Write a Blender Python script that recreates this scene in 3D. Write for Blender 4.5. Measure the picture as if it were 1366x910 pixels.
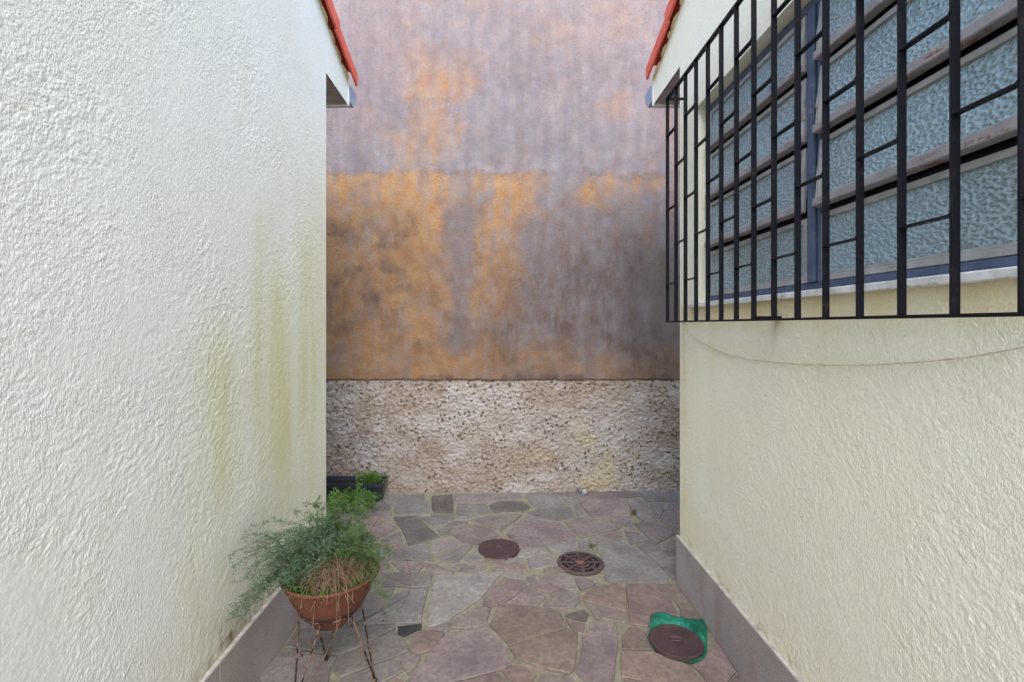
import bpy, math, random
import numpy as np
from mathutils import Vector, Matrix

# ------------------------------------------------------------------ camera, sky, sun, exposure
for o in list(bpy.data.objects): bpy.data.objects.remove(o)
S = bpy.context.scene
COL = S.collection
F, VX, VY, H = 640.0, 667.0, 434.0, 1.5          # focal length in photo pixels, vanishing point, eye height
cam_d = bpy.data.cameras.new('camera'); cam = bpy.data.objects.new('camera', cam_d); COL.objects.link(cam)
cam.location = (0, 0, H); cam.rotation_euler = (math.pi/2, 0, 0)
cam_d.sensor_width = 36; cam_d.lens = F/1366*36
cam_d.shift_x = (683-VX)/1366; cam_d.shift_y = (VY-455)/1366
cam_d.clip_start = 0.02; cam_d.clip_end = 2000
S.camera = cam

SUN_EL, SUN_AZ = math.radians(42), math.radians(176)   # azimuth clockwise from +Y
w = bpy.data.worlds.new('World'); S.world = w; w.use_nodes = True
wn = w.node_tree.nodes; wl = w.node_tree.links
bg = wn['Background']; sky = wn.new('ShaderNodeTexSky'); sky.sky_type = 'NISHITA'; sky.sun_disc = False
sky.sun_elevation = SUN_EL; sky.sun_rotation = SUN_AZ; sky.air_density = 1.0; sky.dust_density = 1.0
wl.new(sky.outputs[0], bg.inputs[0]); bg.inputs[1].default_value = 0.15
sd = bpy.data.lights.new('sun', 'SUN'); sun = bpy.data.objects.new('sun', sd); COL.objects.link(sun)
sd.energy = 1.05; sd.angle = math.radians(60); sd.color = (1.0, .96, .89)
dirv = Vector((math.sin(SUN_AZ)*math.cos(SUN_EL), math.cos(SUN_AZ)*math.cos(SUN_EL), math.sin(SUN_EL)))
sun.rotation_euler = dirv.to_track_quat('Z', 'Y').to_euler(); sun.location = dirv*20
S.view_settings.view_transform = 'Standard'; S.view_settings.look = 'None'
S.view_settings.exposure = 2.0; S.view_settings.gamma = 1; S.view_settings.use_curve_mapping = False
S.render.engine = 'CYCLES'

rnd = random.Random(7); nr = np.random.default_rng(11)

# ------------------------------------------------------------------ helpers
def floor_pt(px, py, z=0.0):
    d = F*(H-z)/(py-VY); return ((px-VX)/F*d, d)
def at(px, py, d): return ((px-VX)/F*d, d, H-(py-VY)/F*d)

def vnoise(x, y, seed):
    """smooth value noise on arrays"""
    r = np.random.default_rng(seed).random((256, 256))
    xi = np.floor(x).astype(int); yi = np.floor(y).astype(int); fx = x-xi; fy = y-yi
    fx = fx*fx*(3-2*fx); fy = fy*fy*(3-2*fy)
    g = lambda a, b: r[a % 256, b % 256]
    return (g(xi, yi)*(1-fx)+g(xi+1, yi)*fx)*(1-fy)+(g(xi, yi+1)*(1-fx)+g(xi+1, yi+1)*fx)*fy
def fbm(x, y, seed, oct=5, gain=.55):
    s = 0; a = 1; t = 0
    for k in range(oct):
        s = s+a*vnoise(x*2**k+17.3*k, y*2**k+5.1*k, seed+k); t += a; a *= gain
    return s/t
def sstep(a, b, x):
    t = np.clip((x-a)/(b-a), 0, 1); return t*t*(3-2*t)

WLOC = {}
def link(o, parent, wloc):
    COL.objects.link(o); WLOC[o.name] = Vector(wloc)
    if parent is not None:
        o.parent = parent; o.location = Vector(wloc)-WLOC[parent.name]
    else: o.location = wloc
def empty(name, loc, label, cat, group=None, kind=None):
    o = bpy.data.objects.new(name, None); o.empty_display_size = .1; link(o, None, loc); tag(o, label, cat, group, kind); return o
def tag(o, label=None, cat=None, group=None, kind=None):
    if label: o['label'] = label
    if cat: o['category'] = cat
    if group: o['group'] = group
    if kind: o['kind'] = kind
    return o
def mesh(name, v, f, mat, parent=None, smooth=False, attr=None, color=None):
    v = np.asarray(v, dtype=float).reshape(-1, 3)
    lo, hi = v.min(0), v.max(0); loc = np.array([(lo[0]+hi[0])/2, (lo[1]+hi[1])/2, lo[2]])
    me = bpy.data.meshes.new(name); me.from_pydata((v-loc).tolist(), [], f); me.update()
    if smooth: me.polygons.foreach_set('use_smooth', [True]*len(me.polygons))
    if attr is not None:
        a = me.color_attributes.new('mask', 'FLOAT_COLOR', 'POINT')
        rgba = np.ones((len(v), 4)); rgba[:, :attr.shape[1]] = attr
        a.data.foreach_set('color', rgba.ravel())
    me.materials.append(mat)
    o = bpy.data.objects.new(name, me)
    if color: o.color = (*color, 1)
    link(o, parent, loc); return o

class MB:
    def __init__(s): s.v = []; s.f = []
    def add(s, v, f):
        n = len(s.v); s.v += [tuple(p) for p in v]; s.f += [tuple(i+n for i in q) for q in f]; return s
    def box(s, x0, x1, y0, y1, z0, z1, M=None):
        v = [(x, y, z) for z in (z0, z1) for y in (y0, y1) for x in (x0, x1)]
        if M is not None: v = [tuple(M @ Vector(p)) for p in v]
        return s.add(v, [(0, 2, 3, 1), (4, 5, 7, 6), (0, 1, 5, 4), (2, 6, 7, 3), (0, 4, 6, 2), (1, 3, 7, 5)])
    def bbox(s, x0, x1, y0, y1, z0, z1, b=.002, M=None):
        """box with chamfered edges"""
        X, Y, Z = (x0, x1), (y0, y1), (z0, z1); v = []; idx = {}
        for i in (0, 1):
            for j in (0, 1):
                for k in (0, 1):
                    c = (X[i], Y[j], Z[k]); sg = (1-2*i, 1-2*j, 1-2*k)
                    for a in range(3):
                        p = [c[q]+(0 if q == a else sg[q]*b) for q in range(3)]
                        idx[i, j, k, a] = len(v); v.append(tuple(p))
        f = []
        for a in range(3):
            o1, o2 = [q for q in range(3) if q != a]
            for e in (0, 1):
                q = []
                for (m, n) in ((0, 0), (1, 0), (1, 1), (0, 1)):
                    key = [0, 0, 0]; key[a] = e; key[o1] = m; key[o2] = n; q.append(idx[(*key, a)])
                f.append(tuple(q))
        for a in range(3):
            o1, o2 = [q for q in range(3) if q != a]
            for m in (0, 1):
                for n in (0, 1):
                    k0 = [0]*3; k1 = [0]*3; k0[a] = 0; k1[a] = 1; k0[o1] = k1[o1] = m; k0[o2] = k1[o2] = n
                    f.append((idx[(*k0, o1)], idx[(*k1, o1)], idx[(*k1, o2)], idx[(*k0, o2)]))
        for i in (0, 1):
            for j in (0, 1):
                for k in (0, 1): f.append((idx[i, j, k, 0], idx[i, j, k, 1], idx[i, j, k, 2]))
        if M is not None: v = [tuple(M @ Vector(p)) for p in v]
        return s.add(v, f)
    def tube(s, pts, r, n=6, cap=True):
        pts = [Vector(p) for p in pts]; rs = r if isinstance(r, (list, tuple)) else [r]*len(pts)
        v = []; f = []; up = None
        for i, p in enumerate(pts):
            t = (pts[min(i+1, len(pts)-1)]-pts[max(i-1, 0)]).normalized()
            a = Vector((0, 0, 1)) if abs(t.z) < .9 else Vector((1, 0, 0))
            if up is None: up = t.cross(a).normalized()
            up = (up-t*up.dot(t)).normalized(); b = t.cross(up)
            for k in range(n):
                an = 2*math.pi*k/n; v.append(p+(up*math.cos(an)+b*math.sin(an))*rs[i])
        for i in range(len(pts)-1):
            for k in range(n):
                f.append((i*n+k, i*n+(k+1) % n, (i+1)*n+(k+1) % n, (i+1)*n+k))
        if cap: f.append(tuple(range(n-1, -1, -1))); f.append(tuple(range((len(pts)-1)*n, len(pts)*n)))
        return s.add(v, f)
    def lathe(s, prof, c, n=48, closed=False):
        v = []; f = []; m = len(prof)
        for (r, z) in prof:
            for k in range(n):
                a = 2*math.pi*k/n; v.append((c[0]+r*math.cos(a), c[1]+r*math.sin(a), c[2]+z))
        for i in range(m-1 if not closed else m):
            j = (i+1) % m
            for k in range(n): f.append((i*n+k, i*n+(k+1) % n, j*n+(k+1) % n, j*n+k))
        return s.add(v, f)
    def build(s, name, mat, parent=None, smooth=False, **k): return mesh(name, s.v, s.f, mat, parent, smooth, **k)

def grid(us, vs, fn, skip=None):
    """regular grid; fn(U,V)->xyz arrays"""
    U, V = np.meshgrid(us, vs); P = np.stack(fn(U, V), -1).reshape(-1, 3); nu = len(us); f = []
    for j in range(len(vs)-1):
        for i in range(nu-1):
            if skip and skip((us[i]+us[i+1])/2, (vs[j]+vs[j+1])/2): continue
            f.append((j*nu+i, j*nu+i+1, (j+1)*nu+i+1, (j+1)*nu+i))
    return P, f

# ------------------------------------------------------------------ materials
class NT:
    def __init__(s, name):
        s.m = bpy.data.materials.new(name); s.m.use_nodes = True; s.t = s.m.node_tree; s.n = s.t.nodes; s.l = s.t.links
        s.b = s.n['Principled BSDF']; s.b.inputs['Specular IOR Level'].default_value = .3
        s.geo = s.n.new('ShaderNodeNewGeometry')
    def set(s, sock, val):
        if hasattr(val, 'is_linked') or isinstance(val, bpy.types.NodeSocket): s.l.new(val, sock)
        elif isinstance(val, (tuple, list)) and len(val) == 3 and sock.type == 'RGBA': sock.default_value = (*val, 1)
        else: sock.default_value = val
        return s
    def P(s, **k):
        for a, b in k.items(): s.set(s.b.inputs[{'col': 'Base Color', 'rough': 'Roughness', 'spec': 'Specular IOR Level', 'metal': 'Metallic', 'trans': 'Transmission Weight', 'ior': 'IOR', 'coat': 'Coat Weight', 'sub': 'Subsurface Weight'}[a]], b)
        return s
    def pos(s, scale=(1, 1, 1), rot=(0, 0, 0)):
        m = s.n.new('ShaderNodeMapping'); s.l.new(s.geo.outputs['Position'], m.inputs[0]); m.inputs['Scale'].default_value = scale; m.inputs['Rotation'].default_value = rot; return m.outputs[0]
    def noise(s, scale, detail=4, rough=.55, vec=None, dist=0):
        n = s.n.new('ShaderNodeTexNoise'); n.inputs['Scale'].default_value = scale; n.inputs['Detail'].default_value = detail; n.inputs['Roughness'].default_value = rough; n.inputs['Distortion'].default_value = dist
        s.l.new(vec if vec is not None else s.geo.outputs['Position'], n.inputs['Vector']); return n.outputs['Fac']
    def voro(s, scale, feature='F1', vec=None, out='Distance', smooth=.5, rand=1):
        n = s.n.new('ShaderNodeTexVoronoi'); n.feature = feature; n.inputs['Scale'].default_value = scale; n.inputs['Randomness'].default_value = rand
        if feature == 'SMOOTH_F1': n.inputs['Smoothness'].default_value = smooth
        s.l.new(vec if vec is not None else s.geo.outputs['Position'], n.inputs['Vector']); return n.outputs[out]
    def ramp(s, fac, *stops):
        r = s.n.new('ShaderNodeValToRGB'); e = r.color_ramp.elements
        while len(e) < len(stops): e.new(.5)
        for q, (p, c) in zip(e, stops):
            q.position = p; q.color = (c, c, c, 1) if not isinstance(c, (tuple, list)) else (*c, 1)
        s.l.new(fac, r.inputs[0]); return r.outputs[0]
    def mix(s, fac, a, b, mode='MIX'):
        m = s.n.new('ShaderNodeMix'); m.data_type = 'RGBA'; m.blend_type = mode
        s.set(m.inputs[0], fac); s.set(m.inputs[6], a); s.set(m.inputs[7], b); return m.outputs[2]
    def math(s, op, a, b=0.0, clamp=False):
        m = s.n.new('ShaderNodeMath'); m.operation = op; m.use_clamp = clamp; s.set(m.inputs[0], a); s.set(m.inputs[1], b); return m.outputs[0]
    def attr(s, name='mask'):
        a = s.n.new('ShaderNodeAttribute'); a.attribute_name = name; sp = s.n.new('ShaderNodeSeparateColor'); s.l.new(a.outputs['Color'], sp.inputs[0]); return sp.outputs
    def objcol(s):
        o = s.n.new('ShaderNodeObjectInfo'); return o.outputs['Color'], o.outputs['Random']
    def bump(s, height, dist=.005, strength=1.0, prev=None):
        b = s.n.new('ShaderNodeBump'); b.inputs['Distance'].default_value = dist; b.inputs['Strength'].default_value = strength
        s.l.new(height, b.inputs['Height'])
        if prev is not None: s.l.new(prev, b.inputs['Normal'])
        s.l.new(b.outputs[0], s.b.inputs['Normal']); return b.outputs[0]

def simple(name, col, rough=.7, spec=.3, metal=0, var=.25, scale=30, bump=.0008, bscale=120):
    m = NT(name); n = m.noise(scale, 5)
    c = m.mix(m.ramp(n, (.3, 0.0), (.7, 1.0)), tuple(x*(1-var) for x in col), tuple(min(1, x*(1+var)) for x in col))
    m.P(col=c, rough=rough, spec=spec, metal=metal)
    if bump: m.bump(m.noise(bscale, 4), bump)
    return m.m

def wall_mat(name, base, stain_shade, pale, bdist, sc):
    """roughcast paint; mask R = painted sill shade and algae/yellow stain, G = smooth patch, B = dark dirt and painted shade below the pot"""
    m = NT(name); R, G, B = m.attr()[:3]
    big = m.noise(1.1, 5, .6)
    c = m.mix(m.ramp(big, (.35, 0.0), (.68, 1.0)), base, pale)
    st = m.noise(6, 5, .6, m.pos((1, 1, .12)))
    c = m.mix(m.math('MULTIPLY', R, m.ramp(st, (.3, .35), (.65, 1.0)), True), c, stain_shade)
    c = m.mix(m.math('MULTIPLY', B, m.ramp(m.noise(22, 5, .65), (.3, .2), (.65, 1.0)), True), c, (.20, .15, .10))
    v = m.pos((1, 1.25, .8), (.5, 0, 0))
    wv = m.n.new('ShaderNodeVectorMath'); wv.operation = 'MULTIPLY_ADD'; nz = m.n.new('ShaderNodeTexNoise'); nz.inputs['Scale'].default_value = 60; m.l.new(m.geo.outputs['Position'], nz.inputs['Vector'])
    m.l.new(nz.outputs['Color'], wv.inputs[0]); wv.inputs[1].default_value = (.008, .008, .008); m.l.new(v, wv.inputs[2]); v = wv.outputs[0]
    g1 = m.math('SUBTRACT', 1.0, m.voro(sc, 'F1', v)); g2 = m.math('SUBTRACT', 1.0, m.voro(sc*1.9, 'F1', v)); fin = m.noise(420, 3, .7)
    amp = m.ramp(m.noise(5, 5, .65), (.32, .22), (.68, 1.0))
    hgt = m.math('ADD', m.math('ADD', g1, m.math('MULTIPLY', g2, .6)), m.math('MULTIPLY', fin, .5))
    hgt = m.math('MULTIPLY', hgt, m.math('MULTIPLY', amp, m.math('SUBTRACT', 1.0, m.math('MULTIPLY', G, .7))))
    pit = m.ramp(m.math('ADD', g1, m.math('MULTIPLY', g2, .5)), (.62, 0.0), (.85, 1.0))
    c = m.mix(m.math('MULTIPLY', m.math('SUBTRACT', 1.0, pit), .14), c, tuple(x*.62 for x in stain_shade))
    sp = m.math('MULTIPLY', m.ramp(m.voro(17, 'F1'), (.045, 1.0), (.075, 0.0)), m.ramp(m.noise(7, 2), (.54, 0.0), (.6, 1.0)))
    c = m.mix(m.math('MULTIPLY', sp, .55), c, (.30, .22, .13))
    m.P(col=c, rough=1.0, spec=.06); m.bump(hgt, bdist); return m.m
M_WALL_L = wall_mat('white_roughcast', (.82, .83, .77), (.68, .65, .38), (.87, .88, .84), .0019, 120)
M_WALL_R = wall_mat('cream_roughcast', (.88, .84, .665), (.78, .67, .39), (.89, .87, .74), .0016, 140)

def plaster_mat():
    m = NT('stained_plaster'); R, G, B = m.attr()[:3]
    n1 = m.noise(9, 6, .65); n2 = m.noise(55, 5, .7); n3 = m.noise(190, 3, .7); stv = m.noise(9, 5, .6, m.pos((1.6, 1, .16)))
    lil = m.mix(m.ramp(n1, (.32, 0.0), (.68, 1.0)), (.175, .158, .174), (.255, .233, .243))
    lil = m.mix(m.math('MULTIPLY', m.ramp(stv, (.42, 0.0), (.66, 1.0)), .5), lil, (.145, .13, .152))
    och = m.mix(m.ramp(n1, (.35, 0.0), (.65, 1.0)), (.33, .160, .055), (.41, .245, .115))
    rag = m.math('ADD', R, m.math('ADD', m.math('MULTIPLY', m.math('SUBTRACT', n2, .5), .75), m.math('MULTIPLY', m.math('SUBTRACT', n3, .5), .8)))
    c = m.mix(m.ramp(rag, (.0, 0.0), (1.05, 1.0)), lil, och)
    drk = m.math('ADD', G, m.math('ADD', m.math('MULTIPLY', m.math('SUBTRACT', n2, .5), .9), m.math('MULTIPLY', m.math('SUBTRACT', n3, .5), .7)))
    c = m.mix(m.math('MULTIPLY', m.ramp(drk, (.02, 0.0), (1.1, 1.0)), .92), c, (.105, .078, .068))
    pl = m.math('MULTIPLY', B, m.ramp(n2, (.35, 0.0), (.6, 1.0)))
    c = m.mix(pl, c, (.47, .41, .38))
    sp = m.ramp(m.voro(60, out='Distance', vec=m.pos((1, 1, .8))), (.05, 1.0), (.12, 0.0)); gate = m.ramp(m.noise(25, 3), (.55, 0.0), (.60, 1.0))
    c = m.mix(m.math('MULTIPLY', m.math('MULTIPLY', sp, gate), .75), c, (.52, .47, .41))
    c = m.mix(m.math('MULTIPLY', m.ramp(n3, (.38, 1.0), (.54, 0.0)), .45), c, (.11, .085, .08))
    m.P(col=c, rough=.9, spec=.15); m.bump(m.math('ADD', n3, m.math('MULTIPLY', n2, 1.2)), .006); return m.m
M_PLASTER = plaster_mat()

def plinth_mat():
    m = NT('pebble_roughcast'); R, G, B = m.attr()[:3]
    n1 = m.noise(5, 5, .6); n2 = m.noise(45, 4, .65); n3 = m.noise(210, 3, .65)
    c = m.mix(m.ramp(n2, (.3, 0.0), (.7, 1.0)), (.30, .255, .215), (.43, .385, .345))
    c = m.mix(m.math('MULTIPLY', m.ramp(n1, (.45, 0.0), (.62, 1.0)), .7), c, (.45, .42, .415))
    c = m.mix(m.math('MULTIPLY', R, .85), c, (.085, .045, .026))       # rusty brown pebbles
    c = m.mix(m.math('MULTIPLY', G, .5), c, (.235, .155, .095))         # tan soil wash
    c = m.mix(m.math('MULTIPLY', B, .7), c, (.47, .40, .17))          # yellow lichen
    c = m.mix(m.math('MULTIPLY', m.ramp(n3, (.36, 1.0), (.5, 0.0)), .28), c, (.17, .12, .08))
    m.P(col=c, rough=.92, spec=.12); m.bump(m.math('ADD', n3, n2), .004); return m.m
M_PLINTH = plinth_mat()

def stone_mat():
    m = NT('flagstone'); oc, rr = m.objcol()
    off = m.n.new('ShaderNodeVectorMath'); off.operation = 'ADD'; m.l.new(m.geo.outputs['Position'], off.inputs[0])
    cx = m.n.new('ShaderNodeCombineXYZ'); m.l.new(m.math('MULTIPLY', rr, 37.0), cx.inputs[0]); m.l.new(m.math('MULTIPLY', rr, 19.0), cx.inputs[1]); m.l.new(cx.outputs[0], off.inputs[1])
    v = off.outputs[0]
    a = m.noise(5, 5, .6, v); b = m.noise(38, 5, .7, v); f = m.noise(300, 3, .7, v)
    c = m.mix(m.ramp(a, (.32, 0.0), (.68, 1.0)), m.mix(1.0, oc, (.70, .66, .67), 'MULTIPLY'), m.mix(1.0, oc, (1.25, 1.22, 1.15), 'MULTIPLY'))
    c = m.mix(m.math('MULTIPLY', m.ramp(b, (.42, 0.0), (.64, 1.0)), .6), c, m.mix(1.0, oc, (.55, .51, .53), 'MULTIPLY'))
    c = m.mix(m.math('MULTIPLY', m.ramp(m.noise(3.1, 4, .6, v), (.56, 0.0), (.7, 1.0)), .3), c, (.19, .135, .095))
    c = m.mix(m.math('MULTIPLY', m.ramp(f, (.36, 1.0), (.48, 0.0)), .35), c, (.07, .06, .06))
    m.P(col=c, rough=m.ramp(b, (.3, .62), (.7, .85)), spec=.28)
    m.bump(m.math('ADD', m.math('MULTIPLY', m.noise(14, 4, .6, v), 2.2), m.math('ADD', b, m.math('MULTIPLY', f, .3))), .0035); return m.m
M_STONE = stone_mat()

def grout_mat():
    m = NT('grout'); a = m.noise(3.5, 4); b = m.noise(30, 5, .65); f = m.noise(160, 4, .7)
    c = m.mix(m.ramp(b, (.32, 0.0), (.68, 1.0)), (.235, .208, .14), (.36, .335, .25))
    c = m.mix(m.ramp(a, (.54, 0.0), (.68, .5)), c, (.13, .125, .075))
    c = m.mix(m.ramp(f, (.36, .6), (.46, 0.0)), c, (.10, .09, .06))
    m.P(col=c, rough=.95, spec=.1); m.bump(f, .004); return m.m
M_GROUT = grout_mat()

def skirt_mat():
    m = NT('granite_skirting'); f = m.noise(240, 3, .7); b = m.noise(4, 4); s = m.voro(75)
    c = m.mix(m.ramp(b, (.35, 0.0), (.65, 1.0)), (.36, .325, .315), (.45, .40, .375))
    c = m.mix(m.ramp(f, (.38, .7), (.54, 0.0)), c, (.19, .155, .145))
    c = m.mix(m.math('MULTIPLY', m.ramp(m.noise(5, 5, .6, m.pos((1, 1.3, .35))), (.56, 0.0), (.72, 1.0)), .5), c, (.26, .15, .10))
    c = m.mix(m.math('MULTIPLY', m.ramp(s, (.10, 1.0), (.17, 0.0)), m.ramp(m.noise(30, 2), (.5, 0.0), (.56, 1.0))), c, (.06, .045, .045))
    m.P(col=c, rough=.75, spec=.3); m.bump(f, .0015); return m.m
M_SKIRT = skirt_mat()

def glass_mat():
    m = NT('hammered_glass'); wv = m.n.new('ShaderNodeTexNoise'); wv.inputs['Scale'].default_value = 34; wv.inputs['Detail'].default_value = 2; m.l.new(m.geo.outputs['Position'], wv.inputs['Vector'])
    ad = m.n.new('ShaderNodeVectorMath'); ad.operation = 'MULTIPLY_ADD'; m.l.new(wv.outputs['Color'], ad.inputs[0]); ad.inputs[1].default_value = (.010, .010, .010); m.l.new(m.pos((1, .8, 1.25)), ad.inputs[2]); v = ad.outputs[0]
    cell = m.voro(98, 'SMOOTH_F1', v, smooth=.7); rip = m.noise(150, 2, .5, v, .3)
    c = m.mix(m.ramp(m.noise(2.5, 3), (.35, 0.0), (.65, 1.0)), (.16, .235, .255), (.22, .34, .40))
    c = m.mix(m.ramp(cell, (.42, 0.0), (.62, .45)), c, (.38, .52, .57))  # pale cell edges are highlights painted into the colour
    m.P(col=c, rough=.08, spec=.6, ior=1.95); m.bump(m.math('ADD', cell, m.math('MULTIPLY', rip, .3)), .0048); return m.m
M_GLASS = glass_mat()

def weathered(name, paint, under, amt):
    m = NT(name); n = m.noise(9, 6, .7, m.pos((2, .8, 5))); f = m.noise(120, 4, .7)
    c = m.mix(m.ramp(m.noise(18, 4), (.3, 0.0), (.7, 1.0)), tuple(x*.8 for x in paint), tuple(x*1.2 for x in paint))
    c = m.mix(m.ramp(m.math('ADD', n, m.math('MULTIPLY', m.math('SUBTRACT', f, .5), .3)), (amt, 0.0), (amt+.06, 1.0)), c, under)
    m.P(col=c, rough=.65, spec=.3); m.bump(f, .0015); return m.m
M_FRAME = weathered('blue_frame_paint', (.075, .10, .165), (.17, .16, .17), .60)
M_SASH = weathered('grey_sash_paint', (.33, .325, .32), (.20, .17, .16), .62)
M_RAIL = weathered('peeling_sash_rail', (.29, .27, .275), (.22, .105, .07), .585)
def iron_mat():
    m = NT('black_iron'); n = m.noise(26, 6, .7)
    c = m.mix(m.ramp(n, (.60, 0.0), (.70, 1.0)), (.0045, .0045, .009), (.035, .020, .016))
    m.P(col=c, rough=m.ramp(m.noise(40, 3), (.3, .38), (.7, .7)), spec=.22); m.bump(m.noise(280, 3), .0008); return m.m
M_IRON = iron_mat()
M_SILL = weathered('white_sill', (.70, .70, .68), (.42, .35, .25), .60)
M_TRIM = simple('white_trim', (.80, .80, .76), .8, .2, 0, .05, 6, .002, 140)
M_SOFFIT = simple('shade_grey_soffit', (.34, .30, .31), .8, .2, 0, .15, 12, .001, 90)  # eave shade on white boards is mixed into this grey
M_GUTTER = simple('galvanised_gutter', (.30, .38, .47), .45, .5, .3, .12, 14, .0005, 60)
def tile_mat():
    m = NT('red_painted_tile'); n = m.noise(24, 5, .65)
    c = m.mix(m.ramp(m.noise(9, 4), (.3, 0.0), (.7, 1.0)), (.62, .095, .055), (.72, .15, .095))
    c = m.mix(m.ramp(n, (.66, 0.0), (.70, 1.0)), c, (.62, .50, .30)); m.P(col=c, rough=.6, spec=.3); m.bump(m.noise(150, 3), .001); return m.m
M_TILE = tile_mat()
M_BED = simple('pale_mortar_bed', (.50, .46, .41), .95, .1, 0, .35, 25, .003, 90)
M_MORTAR = simple('yellow_mortar', (.60, .50, .30), .9, .15, 0, .2, 40, .004, 90)
def rust_mat(name, a, b, sc, rough=.7):
    m = NT(name); n = m.noise(sc, 5, .65); f = m.noise(230, 3, .7)
    c = m.mix(m.ramp(n, (.36, 0.0), (.62, 1.0)), a, b); c = m.mix(m.ramp(f, (.36, .5), (.5, 0.0)), c, tuple(x*.45 for x in a))
    m.P(col=c, rough=rough, spec=.35); m.bump(f, .0012); return m.m
M_LID = rust_mat('rusty_red_lid', (.058, .034, .036), (.088, .05, .048), 14)
M_GRATE = rust_mat('cast_iron_grate', (.085, .056, .058), (.135, .082, .078), 20, .65)
M_DARK = simple('black_drain_shade', (.008, .008, .008), .3, .4, 0, .2)  # unlit drain void, painted black
def plastic_mat():
    m = NT('green_plastic'); n = m.noise(9, 5, .6)
    c = m.mix(m.ramp(n, (.35, 0.0), (.65, 1.0)), (.0, .085, .05), (.012, .21, .125))
    m.P(col=c, rough=.38, spec=.5); m.bump(m.noise(26, 4, .6, dist=1.5), .008); return m.m
M_PLASTIC = plastic_mat()
M_TERRA = rust_mat('terracotta', (.115, .040, .024), (.17, .062, .038), 9, .85)
M_SOIL = simple('dark_soil', (.035, .028, .018), .95, .1, 0, .5, 60, .01, 70)
def rod_mat():
    m = NT('rusty_rod'); n = m.noise(38, 3, .6)
    m.P(col=m.mix(m.ramp(n, (.46, 0.0), (.54, 1.0)), (.018, .013, .012), (.20, .12, .085)), rough=.7, spec=.3); return m.m
M_ROD = rod_mat()
def leaf_mat(name, a, b, sc=9):
    m = NT(name); n = m.noise(sc, 4, .6)
    m.P(col=m.mix(m.ramp(n, (.35, 0.0), (.65, 1.0)), a, b), rough=.6, spec=.3)
    tr = m.n.new('ShaderNodeBsdfTranslucent'); m.set(tr.inputs[0], tuple((x+y)*.55 for x, y in zip(a, b)))
    mx = m.n.new('ShaderNodeMixShader'); mx.inputs[0].default_value = .3; out = m.n['Material Output']
    m.l.new(m.b.outputs[0], mx.inputs[1]); m.l.new(tr.outputs[0], mx.inputs[2]); m.l.new(mx.outputs[0], out.inputs[0]); return m.m
M_FERN = leaf_mat('asparagus_green', (.05, .11, .04), (.13, .24, .09))
M_FERN2 = leaf_mat('asparagus_blue_green', (.08, .14, .085), (.18, .29, .18))
M_FERN3 = leaf_mat('fresh_green', (.07, .17, .02), (.16, .32, .05))
M_STEM = leaf_mat('green_stem', (.10, .12, .04), (.16, .16, .06))
M_STRAW = leaf_mat('dry_straw', (.16, .095, .06), (.34, .235, .155), 30)
M_TWIG = simple('red_twig', (.13, .05, .04), .7, .2)
M_TROUGH = simple('black_plastic', (.022, .026, .035), .45, .4, 0, .2, 10, .0005)
M_PVC = simple('grey_plastic', (.16, .165, .17), .5, .4)
M_WHITE = simple('white_plastic', (.40, .40, .39), .5, .4)
M_CORD = simple('beige_cord', (.66, .56, .40), .8, .2)
M_ROOM = simple('dim_room_paint', (.30, .30, .28), .9, .1)

# ------------------------------------------------------------------ ground and paving
gs = [-400, -40, -8, 8, 40, 400]
P, f = grid(np.array(gs), np.array(gs), lambda u, v: (u, v, u*0-.012))
ground = mesh('ground', P, f, M_GROUT); tag(ground, kind='structure')
P, f = grid(np.linspace(-4.4, 4.4, 60), np.linspace(-3.2, 4.4, 60), lambda u, v: (u, v, -.004+.003*(fbm(u*9, v*9, 5, 3)-.5)))
paving = mesh('pavement', P, f, M_GROUT, smooth=True); tag(paving, kind='structure')

CR = {'A': (430, 650), 'B': (590, 650), 'C': (750, 650), 'D': (340, 780), 'E': (500, 780), 'F': (660, 780), 'G': (820, 780)}
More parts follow.
